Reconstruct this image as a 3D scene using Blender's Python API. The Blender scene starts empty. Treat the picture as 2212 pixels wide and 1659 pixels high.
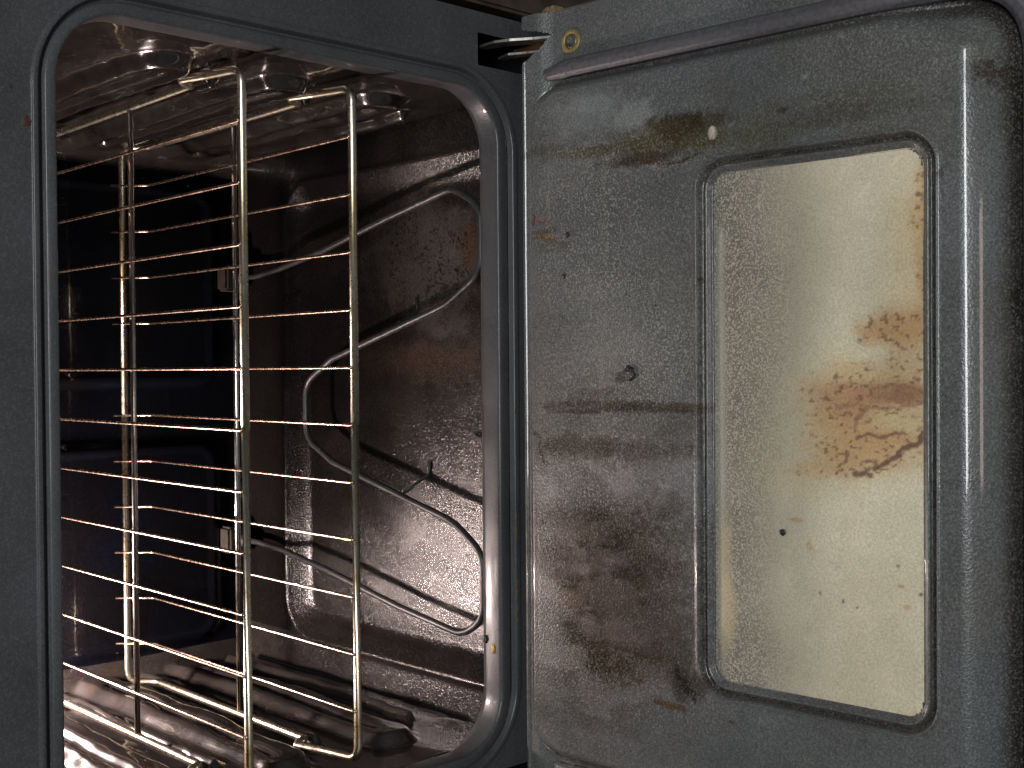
import bpy, bmesh, math
import numpy as np
from mathutils import Vector, Matrix

S = bpy.context.scene
COL = S.collection
# ------------------------------------------------------------------ camera
# oven space: X to the oven's right, Y into the oven, Z up.  The phone was held on its side, so
# the oven's "up" runs to the left of the picture.
cam_d = bpy.data.cameras.new('camera')
cam = bpy.data.objects.new('camera', cam_d); COL.objects.link(cam)
Rt = Vector((-0.00789687, -0.68904302, -0.72467742)); U = Vector((0.99987065, 0.00471365, -0.01537753))
F = Vector((-0.01401166, 0.72470511, -0.68891667))
cam.matrix_world = Matrix(((Rt.x, U.x, -F.x, 0.0496), (Rt.y, U.y, -F.y, -0.8701), (Rt.z, U.z, -F.z, 0.6381), (0, 0, 0, 1)))
cam_d.sensor_width = 36; cam_d.lens = 2655.5 / 2212 * 36; cam_d.clip_start = .01; cam_d.clip_end = 100
S.camera = cam
# ------------------------------------------------------------------ world, lamps, exposure
W = bpy.data.worlds.new('World'); S.world = W; W.use_nodes = True
W.node_tree.nodes['Background'].inputs[0].default_value = (.80, .93, 1, 1)
W.node_tree.nodes['Background'].inputs[1].default_value = 0.08
def area(name, loc, target, sx, sy, power, color):
    l = bpy.data.lights.new(name, 'AREA'); l.shape = 'RECTANGLE'; l.size = sx; l.size_y = sy; l.energy = power; l.color = color
    o = bpy.data.objects.new(name, l); COL.objects.link(o); o.location = loc
    o.rotation_euler = (Vector(target) - Vector(loc)).to_track_quat('-Z', 'Y').to_euler()
    return o
area('kitchen_ceiling_light', (0.30, -1.55, 1.85), (0, -.2, 0), 1.15, .28, 35, (.97, .99, 1.0))
area('warm_rim_light', (.10, -2.9, 1.15), (0, -.2, 0), .8, .20, 5, (1.0, .80, .72))  # unseen warm light, added for pink highlights on the door rim
S.view_settings.view_transform = 'Standard'; S.view_settings.look = 'None'; S.view_settings.exposure = 0; S.view_settings.gamma = 1
S.cycles.use_denoising = True
try: S.cycles.denoiser = 'OPENIMAGEDENOISE'; S.cycles.denoising_prefilter = 'ACCURATE'
except Exception: pass
S.cycles.max_bounces = 8; S.cycles.caustics_reflective = False; S.cycles.caustics_refractive = False
S.cycles.sample_clamp_indirect = 4; S.cycles.sample_clamp_direct = 0; S.cycles.blur_glossy = .3
S.render.film_transparent = False

# ------------------------------------------------------------------ helpers
def link(name, me, mat=None, parent=None):
    o = bpy.data.objects.new(name, me); COL.objects.link(o)
    if mat: me.materials.append(mat)
    if parent: o.parent = parent
    return o
def empty(name, parent=None, loc=(0, 0, 0)):
    o = bpy.data.objects.new(name, None); COL.objects.link(o); o.location = loc; o.empty_display_size = .05
    if parent: o.parent = parent
    return o
def mesh_from(verts, faces, smooth=True, name='m'):
    me = bpy.data.meshes.new(name)
    me.from_pydata([tuple(v) for v in verts], [], [tuple(f) for f in faces]); me.update()
    if smooth: me.polygons.foreach_set('use_smooth', [True] * len(me.polygons))
    return me
def grid_mesh(P, keep=None, flip=False, smooth=True):
    """P (n,m,3) -> mesh of quads; keep (n-1,m-1) bool"""
    n, m = P.shape[:2]
    idx = np.arange(n * m).reshape(n, m)
    q = np.stack([idx[:-1, :-1], idx[1:, :-1], idx[1:, 1:], idx[:-1, 1:]], -1)
    if flip: q = q[..., ::-1]
    q = q.reshape(-1, 4) if keep is None else q[keep]
    me = bpy.data.meshes.new('grid')
    me.vertices.add(n * m); me.vertices.foreach_set('co', P.astype(np.float32).ravel())
    k = len(q)
    me.loops.add(k * 4); me.loops.foreach_set('vertex_index', q.astype(np.int32).ravel())
    me.polygons.add(k); me.polygons.foreach_set('loop_start', (np.arange(k) * 4).astype(np.int32))
    me.polygons.foreach_set('loop_total', np.full(k, 4, np.int32))
    me.polygons.foreach_set('use_smooth', np.full(k, smooth, bool))
    me.update(calc_edges=True); me.validate()
    return me
def set_attr(me, name, C):
    a = me.attributes.new(name, 'FLOAT_COLOR', 'POINT')
    C = np.asarray(C, np.float32).reshape(-1, C.shape[-1])
    if C.shape[1] == 3: C = np.concatenate([C, np.ones((len(C), 1), np.float32)], 1)
    a.data.foreach_set('color', C.ravel())
def tube_mesh(path, r, seg=10, closed=False, caps=True, squash=None):
    """sweep; r scalar or list; parallel transport"""
    P = [Vector(p) for p in path]; n = len(P)
    rr = r if hasattr(r, '__len__') else [r] * n
    T = []
    for i in range(n):
        a = P[(i - 1) % n] if (closed or i > 0) else P[i]
        b = P[(i + 1) % n] if (closed or i < n - 1) else P[i]
        T.append((b - a).normalized())
    u = T[0].orthogonal().normalized()
    if squash: u = Vector(squash) - T[0] * Vector(squash).dot(T[0]); u.normalize()
    V = []; Fc = []
    for i in range(n):
        u = (Vector(squash) if squash else u); u = (u - T[i] * u.dot(T[i])).normalized(); w = T[i].cross(u)
        for k in range(seg):
            t = 2 * math.pi * k / seg
            V.append(P[i] + (u * math.cos(t) + w * math.sin(t)) * rr[i])
    m = n if closed else n - 1
    for i in range(m):
        j = (i + 1) % n
        for k in range(seg):
            k2 = (k + 1) % seg
            Fc.append((i * seg + k, i * seg + k2, j * seg + k2, j * seg + k))
    if not closed and caps:
        Fc.append(tuple(range(seg))[::-1]); Fc.append(tuple((n - 1) * seg + k for k in range(seg)))
    return mesh_from(V, Fc)
def fillet(pts, r, closed=False, k=6):
    """round the corners of a polyline"""
    P = [Vector(p) for p in pts]; n = len(P); out = []
    rr = r if hasattr(r, '__len__') else [r] * n
    for i in range(n):
        if not closed and i in (0, n - 1): out.append(P[i]); continue
        a, b, c = P[(i - 1) % n], P[i], P[(i + 1) % n]
        d1 = (a - b); d2 = (c - b); L = min(d1.length, d2.length) * .49
        d1.normalize(); d2.normalize()
        ang = d1.angle(d2)
        cut = min(rr[i] / max(math.tan(ang / 2), 1e-4), L)
        p0 = b + d1 * cut; p1 = b + d2 * cut
        for j in range(k + 1):
            t = j / k
            out.append(p0 * (1 - t) ** 2 + b * 2 * t * (1 - t) + p1 * t * t)
    return out
def box_mesh(x0, x1, y0, y1, z0, z1, bev=0.0):
    bm = bmesh.new(); bmesh.ops.create_cube(bm, size=1)
    for v in bm.verts:
        v.co = Vector(((x0 + x1) / 2 + v.co.x * (x1 - x0), (y0 + y1) / 2 + v.co.y * (y1 - y0), (z0 + z1) / 2 + v.co.z * (z1 - z0)))
    if bev: bmesh.ops.bevel(bm, geom=bm.edges[:], offset=bev, segments=2, affect='EDGES')
    me = bpy.data.meshes.new('box'); bm.to_mesh(me); bm.free(); return me
def rrect(hx, z0, z1, r, k=14, cx=0.0):
    """rounded rectangle loop, counter clockwise, in 2-D"""
    r = min(r, hx * .99, (z1 - z0) * .49); out = []
    for (x, z, a0) in ((cx + hx - r, z0 + r, -90), (cx + hx - r, z1 - r, 0), (cx - hx + r, z1 - r, 90), (cx - hx + r, z0 + r, 180)):
        for j in range(k + 1):
            a = math.radians(a0 + 90 * j / k); out.append((x + r * math.cos(a), z + r * math.sin(a)))
    return out
def sweep_rings(loops):
    n = len(loops[0]); V = [p for L in loops for p in L]; Fc = []
    for i in range(len(loops) - 1):
        for k in range(n):
            k2 = (k + 1) % n
            Fc.append((i * n + k, i * n + k2, (i + 1) * n + k2, (i + 1) * n + k))
    return V, Fc
# value noise for worn and burnt patches
RNG = np.random.default_rng(7)
LAT = RNG.random((256, 256)).astype(np.float32)
def vn(x, y):
    xi = np.floor(x).astype(int); yi = np.floor(y).astype(int); fx = x - xi; fy = y - yi
    fx = fx * fx * (3 - 2 * fx); fy = fy * fy * (3 - 2 * fy)
    g = lambda a, b: LAT[a % 256, b % 256]
    return (g(xi, yi) * (1 - fx) + g(xi + 1, yi) * fx) * (1 - fy) + (g(xi, yi + 1) * (1 - fx) + g(xi + 1, yi + 1) * fx) * fy
def fbm(x, y, s, oct=4, seed=0):
    v = 0; a = .5; t = 0
    for i in range(oct):
        v = v + a * vn(x * s + 17.3 * i + seed * 31.7, y * s + 5.1 * i + seed * 11.3); t += a; a *= .5; s *= 2.07
    return v / t
def sstep(a, b, x):
    t = np.clip((x - a) / (b - a), 0, 1); return t * t * (3 - 2 * t)
def blob(X, Y, cx, cy, rx, ry, warp=.55, soft=.45, seed=0, ns=120):
    n1 = fbm(X, Y, ns, 4, seed) - .5; n2 = fbm(X, Y, ns, 4, seed + 5) - .5
    d = np.sqrt(((X - cx) / rx + n1 * warp * 1.6) ** 2 + ((Y - cy) / ry + n2 * warp * 1.6) ** 2)
    return 1 - sstep(1 - soft, 1 + soft, d)
def streak(X, Y, pts, w, seed=0):
    n1 = (fbm(X, Y, 260, 3, seed) - .5) * .004; n2 = (fbm(X, Y, 260, 3, seed + 9) - .5) * .004
    Xw = X + n1; Yw = Y + n2; d = np.full(X.shape, 9.0)
    for (a, b), (c, e) in zip(pts[:-1], pts[1:]):
        vx, vy = c - a, e - b; t = np.clip(((Xw - a) * vx + (Yw - b) * vy) / (vx * vx + vy * vy + 1e-12), 0, 1)
        d = np.minimum(d, np.hypot(Xw - a - t * vx, Yw - b - t * vy))
    return 1 - sstep(w * .5, w * 1.5, d)
def mix(C, col, m):
    m = np.clip(m, 0, 1)[..., None]; return C * (1 - m) + np.array(col) * m
def sd_rrect(X, Y, cx, cy, hx, hy, r):
    qx = np.abs(X - cx) - hx + r; qy = np.abs(Y - cy) - hy + r
    return np.hypot(np.maximum(qx, 0), np.maximum(qy, 0)) + np.minimum(np.maximum(qx, qy), 0) - r

# ------------------------------------------------------------------ materials
def new_mat(name):
    m = bpy.data.materials.new(name); m.use_nodes = True; nt = m.node_tree
    return m, nt, nt.nodes, nt.links, nt.nodes['Principled BSDF']
def nd(nt, t, **kw):
    n = nt.nodes.new(t)
    for k, v in kw.items(): setattr(n, k, v)
    return n
def ramp(nt, src, a, b, ca=(0, 0, 0, 1), cb=(1, 1, 1, 1)):
    r = nt.nodes.new('ShaderNodeValToRGB'); e = r.color_ramp.elements
    e[0].position = a; e[1].position = b; e[0].color = ca; e[1].color = cb
    nt.links.new(src, r.inputs[0]); return r.outputs[0]
def mixc(nt, a, b, f, mode='MIX'):
    m = nt.nodes.new('ShaderNodeMix'); m.data_type = 'RGBA'; m.blend_type = mode
    for s, v in ((m.inputs[6], a), (m.inputs[7], b), (m.inputs[0], f)):
        if isinstance(v, (tuple, float, int)): s.default_value = v
        else: nt.links.new(v, s)
    return m.outputs[2]
def enamel(name, base=None, attr=None, rough=.33, fleck=.5, fleck_col=(.42, .45, .45, 1), bump=.35, bscale=900, coat=.0, orange=.12, bdist=.0003, crough=.10, mottle=.3, spec=.5, vscale=640, gscale=560, glo=.52, ghi=.68, spec_by_alpha=False, sheen=False):
    """speckled porcelain enamel: fine light flecks that also paint glitter in, orange-peel gloss, grainy glints"""
    m, nt, N, L, P = new_mat(name)
    tc = nd(nt, 'ShaderNodeTexCoord')
    if attr:
        a = nd(nt, 'ShaderNodeAttribute', attribute_name=attr); c = a.outputs['Color']; al = a.outputs['Alpha']
    else:
        c = base; al = None
    n1 = nd(nt, 'ShaderNodeTexNoise'); n1.inputs['Scale'].default_value = 620; n1.inputs['Detail'].default_value = 2
    L.new(tc.outputs['Object'], n1.inputs['Vector'])
    v = nd(nt, 'ShaderNodeTexVoronoi'); v.inputs['Scale'].default_value = vscale
    L.new(tc.outputs['Object'], v.inputs['Vector'])
    n2 = nd(nt, 'ShaderNodeTexNoise'); n2.inputs['Scale'].default_value = 14; n2.inputs['Detail'].default_value = 5
    L.new(tc.outputs['Object'], n2.inputs['Vector'])
    # fine mottling
    mott = ramp(nt, n1.outputs[0], .32, .68, (1 - mottle,) * 3 + (1,), (1 + mottle,) * 3 + (1,))
    col = mixc(nt, c, mott, 1.0, 'MULTIPLY')
    big = ramp(nt, n2.outputs[0], .3, .7, (.82, .82, .80, 1), (1.14, 1.15, 1.16, 1))
    col = mixc(nt, col, big, 1.0, 'MULTIPLY')
    # sparse bright flecks: keep few voronoi cells
    sp = nd(nt, 'ShaderNodeSeparateColor'); L.new(v.outputs['Color'], sp.inputs[0])
    pick = ramp(nt, sp.outputs[0], .55, .95)
    near = ramp(nt, v.outputs['Distance'], .10, .55, (1, 1, 1, 1), (0, 0, 0, 1))
    mul = nd(nt, 'ShaderNodeMath', operation='MULTIPLY'); L.new(pick, mul.inputs[0]); L.new(near, mul.inputs[1])
    ng = nd(nt, 'ShaderNodeTexNoise'); ng.inputs['Scale'].default_value = gscale; ng.inputs['Detail'].default_value = 1.2; ng.inputs['Roughness'].default_value = .6
    L.new(tc.outputs['Object'], ng.inputs['Vector'])
    gr = ramp(nt, ng.outputs[0], glo, ghi)
    mx = nd(nt, 'ShaderNodeMath', operation='MAXIMUM'); L.new(mul.outputs[0], mx.inputs[0]); L.new(gr, mx.inputs[1])
    mu2 = nd(nt, 'ShaderNodeMath', operation='MULTIPLY'); L.new(mx.outputs[0], mu2.inputs[0]); mu2.inputs[1].default_value = fleck
    if sheen:
        sa = nd(nt, 'ShaderNodeAttribute', attribute_name='sheen')
        for s_, w_ in (('Specular IOR Level', spec), ('Coat Weight', coat)):
            q = nd(nt, 'ShaderNodeMath', operation='MULTIPLY'); L.new(sa.outputs['Fac'], q.inputs[0]); q.inputs[1].default_value = w_; L.new(q.outputs[0], P.inputs[s_])
    if al is not None and spec_by_alpha:
        ms = nd(nt, 'ShaderNodeMath', operation='MULTIPLY'); L.new(al, ms.inputs[0]); ms.inputs[1].default_value = spec; L.new(ms.outputs[0], P.inputs['Specular IOR Level'])
        mc = nd(nt, 'ShaderNodeMath', operation='MULTIPLY'); L.new(al, mc.inputs[0]); mc.inputs[1].default_value = coat; L.new(mc.outputs[0], P.inputs['Coat Weight'])
    if al is not None:
        mu3 = nd(nt, 'ShaderNodeMath', operation='MULTIPLY'); L.new(mu2.outputs[0], mu3.inputs[0]); L.new(al, mu3.inputs[1]); f = mu3.outputs[0]
    else: f = mu2.outputs[0]
    col = mixc(nt, col, fleck_col, f)
    L.new(col, P.inputs['Base Color'])
    n3 = nd(nt, 'ShaderNodeTexNoise'); n3.inputs['Scale'].default_value = 34; n3.inputs['Detail'].default_value = 4
    L.new(tc.outputs['Object'], n3.inputs['Vector'])
    rr = ramp(nt, n3.outputs[0], .3, .75, (rough * .75,) * 3 + (1,), (rough * 1.3,) * 3 + (1,))
    L.new(rr, P.inputs['Roughness'])
    nb = nd(nt, 'ShaderNodeTexNoise'); nb.inputs['Scale'].default_value = bscale; nb.inputs['Detail'].default_value = 1.5
    L.new(tc.outputs['Object'], nb.inputs['Vector'])
    b1 = nd(nt, 'ShaderNodeBump'); b1.inputs['Distance'].default_value = bdist; b1.inputs['Strength'].default_value = bump
    L.new(nb.outputs[0], b1.inputs['Height'])
    no = nd(nt, 'ShaderNodeTexNoise'); no.inputs['Scale'].default_value = 130; no.inputs['Detail'].default_value = 2
    L.new(tc.outputs['Object'], no.inputs['Vector'])
    b2 = nd(nt, 'ShaderNodeBump'); b2.inputs['Distance'].default_value = .0006; b2.inputs['Strength'].default_value = orange
    L.new(no.outputs[0], b2.inputs['Height']); L.new(b1.outputs[0], b2.inputs['Normal'])
    L.new(b2.outputs[0], P.inputs['Normal'])
    if not spec_by_alpha and not sheen: P.inputs['Specular IOR Level'].default_value = spec; P.inputs['Coat Weight'].default_value = coat
    if coat:
        P.inputs['Coat Roughness'].default_value = crough
        b3 = nd(nt, 'ShaderNodeBump'); b3.inputs['Distance'].default_value = .0006; b3.inputs['Strength'].default_value = orange * .8
        L.new(no.outputs[0], b3.inputs['Height']); L.new(b3.outputs[0], P.inputs['Coat Normal'])
    return m
def wire_metal(name, col=(.80, .76, .68), stain=(.42, .24, .09), soot=(.03, .02, .015), rough=.2, s_amt=.55, bumpy=.35, rv=.35):
    m, nt, N, L, P = new_mat(name)
    tc = nd(nt, 'ShaderNodeTexCoord')
    n = nd(nt, 'ShaderNodeTexNoise'); n.inputs['Scale'].default_value = 9; n.inputs['Detail'].default_value = 6; n.inputs['Roughness'].default_value = .65
    L.new(tc.outputs['Object'], n.inputs['Vector'])
    n2 = nd(nt, 'ShaderNodeTexNoise'); n2.inputs['Scale'].default_value = 160; n2.inputs['Detail'].default_value = 3
    L.new(tc.outputs['Object'], n2.inputs['Vector'])
    f1 = ramp(nt, n.outputs[0], .42, .68)
    c = mixc(nt, col + (1,), mixc(nt, col + (1,), stain + (1,), s_amt), f1)
    f2 = ramp(nt, n2.outputs[0], .70, .80); c = mixc(nt, c, soot + (1,), f2)
    L.new(c, P.inputs['Base Color']); P.inputs['Metallic'].default_value = 1
    rr = ramp(nt, n2.outputs[0], .35, .7, (rough,) * 3 + (1,), (rough + rv,) * 3 + (1,)); L.new(rr, P.inputs['Roughness'])
    b = nd(nt, 'ShaderNodeBump'); b.inputs['Distance'].default_value = .0004; b.inputs['Strength'].default_value = bumpy
    L.new(n2.outputs[0], b.inputs['Height']); L.new(b.outputs[0], P.inputs['Normal'])
    return m
def plain(name, col, rough=.5, metal=0, nscale=60, var=.25, bump=.2):
    m, nt, N, L, P = new_mat(name)
    tc = nd(nt, 'ShaderNodeTexCoord'); n = nd(nt, 'ShaderNodeTexNoise'); n.inputs['Scale'].default_value = nscale; n.inputs['Detail'].default_value = 5
    L.new(tc.outputs['Object'], n.inputs['Vector'])
    lo = tuple(c * (1 - var) for c in col) + (1,); hi = tuple(min(1, c * (1 + var)) for c in col) + (1,)
    L.new(ramp(nt, n.outputs[0], .3, .7, lo, hi), P.inputs['Base Color'])
    P.inputs['Roughness'].default_value = rough; P.inputs['Metallic'].default_value = metal
    b = nd(nt, 'ShaderNodeBump'); b.inputs['Distance'].default_value = .001; b.inputs['Strength'].default_value = bump
    L.new(n.outputs[0], b.inputs['Height']); L.new(b.outputs[0], P.inputs['Normal'])
    return m
M_frame = enamel('frame_enamel', base=(.056, .0575, .062, 1), rough=.38, fleck=.05, bump=.3, bscale=600, coat=.22, mottle=.13, orange=.08, spec=.22)
M_wall = enamel('cavity_enamel', attr='paint', rough=.22, fleck=.03, fleck_col=(.3, .27, .25, 1), bump=.3, bscale=500, coat=1.0, orange=.09, spec=.45, crough=.035, spec_by_alpha=True)
M_floor = enamel('floor_enamel', attr='paint', rough=.21, fleck=.12, fleck_col=(.16, .13, .12, 1), bump=1.0, bscale=600, bdist=.0006, coat=.14, spec=.40, mottle=.4, spec_by_alpha=True)
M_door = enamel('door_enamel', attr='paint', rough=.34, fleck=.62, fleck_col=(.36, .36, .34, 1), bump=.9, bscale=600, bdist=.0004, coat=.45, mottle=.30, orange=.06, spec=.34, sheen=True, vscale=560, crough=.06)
M_chrome = wire_metal('rack_wire', col=(.70, .52, .40), stain=(.48, .24, .11), soot=(.45, .30, .2), rough=.22, bumpy=.08, rv=.1)
M_chrome3 = wire_metal('rack_cross_bar', col=(.80, .80, .80), stain=(.5, .36, .2), soot=(.2, .14, .1), s_amt=.35, rough=.16, bumpy=.1, rv=.1)
M_chrome2 = wire_metal('rack_bar', col=(.78, .74, .62), stain=(.50, .34, .12), soot=(.12, .07, .03), s_amt=.85, bumpy=.03, rv=.08, rough=.26)
M_elem = plain('element_sheath', (.030, .029, .031), rough=.42, metal=.2, nscale=220, var=.35, bump=.5)
M_dark = plain('black_void_metal', (.006, .006, .007), rough=.9)
M_dark.node_tree.nodes['Principled BSDF'].inputs['Specular IOR Level'].default_value = .1
M_gasket = plain('grey_gasket_braid', (.072, .070, .078), rough=.5, nscale=260, var=.25, bump=.35)
M_hinge = plain('greased_steel', (.42, .40, .36), rough=.35, metal=.9, nscale=90, var=.5)
M_hinge_dk = plain('rusty_steel', (.09, .045, .02), rough=.5, metal=.5, nscale=90, var=.6)
M_brass = plain('brass_washer', (.33, .25, .10), rough=.45, metal=.5, nscale=150, var=.25)
M_screw = plain('grey_screw', (.12, .115, .11), rough=.4, metal=.6, nscale=200, var=.4)
M_ceramic = plain('terminal_ceramic', (.018, .014, .010), rough=.6, nscale=120, var=.5)
M_crumb = plain('burnt_crumb', (.022, .016, .017), rough=.45, nscale=500, var=.7, bump=.9)
M_chip = plain('pale_crust', (.40, .36, .30), rough=.6, nscale=400, var=.3, bump=.9)
M_rust = plain('red_brown_stain', (.055, .022, .018), rough=.5, nscale=300, var=.4)
M_ystain = plain('yellow_stain', (.11, .085, .03), rough=.4, nscale=300, var=.4)
M_yellow = plain('yellow_crumb', (.55, .36, .08), rough=.6, nscale=400, var=.3)
M_shell = plain('door_shell', (.085, .072, .070), rough=.45, nscale=40, var=.3)
M_wool = plain('brown_insulation', (.20, .14, .075), rough=.9, nscale=300, var=.6, bump=1)
M_trim = plain('brown_trim', (.05, .035, .025), rough=.5, nscale=40, var=.5)

COLS = dict(brn=(.028, .019, .009), olv=(.052, .046, .022), org=(.10, .055, .012), org2=(.060, .030, .008), red=(.09, .03, .02), blk=(.008, .006, .005),
            lite=(.20, .215, .21), lite2=(.16, .165, .16), lav=(.17, .165, .175), dk=(.030, .024, .020), crk=(.034, .027, .021), chip=(.4, .36, .3),
            tan=(.47, .30, .145), rst=(.36, .195, .105), rst2=(.24, .13, .085), yel=(.54, .43, .23), drk=(.15, .08, .055), grm=(.16, .14, .12), ash=(.048, .041, .037))

# worn patches measured on the surfaces: (x, y) centre, radii, tint, strength - metres
DOOR_BLOBS= [[0.2468,0.1643,0.0067,0.044,"brn",1],[0.2348,0.1551,0.0129,0.0467,"olv",0.9],[0.2375,0.1778,0.0081,0.0262,"brn",0.8],[0.2331,0.0929,0.0055,0.0575,"olv",0.7],[0.2296,0.1953,0.0081,0.0257,"olv",0.8],[0.2201,0.1364,0.0046,0.0412,"brn",0.7],[0.2261,0.2498,0.007,0.0429,"olv",0.5],[0.2407,0.0144,0.0042,0.0323,"brn",0.4],[0.2233,0.1411,0.0061,0.0321,"brn",0.45],[0.2423,0.2041,0.0052,0.0211,"brn",0.5],[0.2569,0.1272,0.013,0.0198,"lite",0.6],[0.2738,0.0832,0.0071,0.0297,"lite",0.35],[0.2661,0.0679,0.016,0.04,"lite",0.35],[0.1784,0.0285,0.002,0.0076,"org",0.8],[0.1691,0.0317,0.0025,0.0139,"olv",0.8],[0.1648,0.0246,0.0016,0.0119,"org",0.8],[0.1807,0.0155,0.005,0.0022,"red",0.9],[0.1562,0.0407,0.0057,0.021,"olv",0.35],[0.1645,0.0545,0.002,0.0026,"blk",1],[0.1284,0.0499,0.002,0.0021,"blk",1],[0.0991,0.1472,0.0011,0.0014,"blk",0.9],[0.1096,0.1174,0.0011,0.0014,"blk",0.8],[0.1181,0.1902,0.0015,0.0018,"blk",0.7],[0.0412,0.1134,0.005,0.0097,"brn",0.9],[0.0155,0.091,0.0055,0.0579,"brn",0.7],[0.0152,0.1488,0.0042,0.0538,"brn",0.55],[0.0099,0.0655,0.0016,0.0305,"blk",0.5],[-0.0202,0.0678,0.0096,0.05,"brn",0.75],[-0.0206,0.1298,0.0077,0.0551,"brn",0.55],[0.0138,0.1762,0.0045,0.0264,"brn",0.4],[-0.005,0.1716,0.015,0.0265,"brn",0.35],[0.0262,0.0911,0.0047,0.0295,"brn",0.4],[-0.0617,0.1506,0.0129,0.0251,"brn",0.8],[-0.0868,0.0901,0.0135,0.0718,"brn",0.75],[-0.1122,0.0949,0.0198,0.0714,"brn",0.85],[-0.1491,0.0845,0.02,0.0443,"org2",0.85],[-0.1797,0.0943,0.0119,0.0484,"brn",0.85],[-0.1483,0.124,0.039,0.06,"dk",0.7],[-0.1326,0.0897,0.0318,0.0534,"dk",0.6],[-0.1831,0.152,0.0192,0.0318,"dk",0.6],[-0.1047,0.09,0.0023,0.0247,"blk",0.6],[-0.1201,0.0948,0.0019,0.0222,"blk",0.55],[-0.2099,0.1701,0.0144,0.0099,"blk",0.75],[-0.2289,0.1631,0.0034,0.0136,"org2",0.9],[-0.2287,0.147,0.0023,0.0056,"org2",0.9],[-0.2076,0.188,0.0093,0.0096,"brn",0.7],[-0.2036,0.1187,0.0141,0.0605,"brn",0.4],[-0.1893,0.1611,0.019,0.0181,"dk",0.4],[-0.2318,0.2181,0.0014,0.0038,"brn",0.6],[0.247,0.4199,0.0106,0.0135,"crk",0.9],[0.1815,0.3894,0.0038,0.0072,"crk",0.6],[0.2378,0.4292,0.0037,0.0073,"crk",0.8],[0.2449,0.3004,0.0068,0.0608,"olv",0.35],[0.2322,0.3297,0.006,0.0712,"brn",0.25],[0.2231,0.2457,0.0141,0.0239,"olv",0.4],[0.232,0.3078,0.0081,0.0325,"brn",0.3],[-0.0531,0.0904,0.0175,0.0626,"lav",0.55],[-0.048,0.1757,0.0225,0.0308,"lav",0.35],[0.0849,0.1114,0.035,0.0786,"lite2",0.35],[0.2644,0.2853,0.0017,0.0031,"lite",0.6],[0.2421,0.2658,0.0021,0.0047,"brn",0.8],[0.2333,0.2036,0.0047,0.0038,"chip",1],[0.3094,0.048,0.0089,0.0136,"lite",0.5]]
DOOR_LINES= [[[[0.2199,0.1115],[0.2205,0.1293],[0.2146,0.1504],[0.2136,0.1686],[0.2163,0.1843],[0.2214,0.1961]],0.00125,"brn",0.9],[[[0.2398,0.0388],[0.239,0.0676],[0.2351,0.0929],[0.2289,0.127]],0.001,"brn",0.6],[[[0.1648,0.0235],[0.1624,0.0289],[0.1627,0.0407]],0.0015,"org",0.8],[[[0.0113,0.0339],[0.0099,0.0655],[0.0134,0.1059],[0.0136,0.1395],[0.0129,0.1851]],0.001,"blk",0.3],[[[-0.1071,0.0644],[-0.1068,0.0849],[-0.1021,0.1098]],0.00125,"blk",0.6],[[[-0.0078,0.0119],[-0.0158,0.0217],[-0.0262,0.02],[-0.0362,0.027]],0.002,"blk",0.7],[[[-0.2107,0.0865],[-0.2067,0.0991],[-0.2083,0.1138],[-0.2178,0.1039],[-0.2195,0.089],[-0.2107,0.0865]],0.0017,"brn",1],[[[-0.2091,0.1089],[-0.2048,0.1211],[-0.2103,0.1306],[-0.2185,0.1234],[-0.2186,0.1113],[-0.2091,0.1089]],0.0017,"brn",1],[[[-0.2059,0.079],[-0.2,0.1041],[-0.1928,0.1332],[-0.1919,0.1565]],0.0017,"brn",1],[[[-0.2283,0.0889],[-0.2209,0.1137],[-0.2122,0.1377],[-0.2175,0.1517]],0.001,"brn",0.7],[[[-0.1962,0.1657],[-0.2051,0.1692],[-0.2138,0.1737],[-0.2204,0.1835]],0.002,"blk",0.9],[[[-0.2061,0.1746],[-0.2129,0.1791],[-0.2155,0.1857]],0.0015,"blk",0.8],[[[-0.1286,0.0898],[-0.122,0.1145],[-0.1272,0.1384]],0.001,"blk",0.5]]
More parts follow.
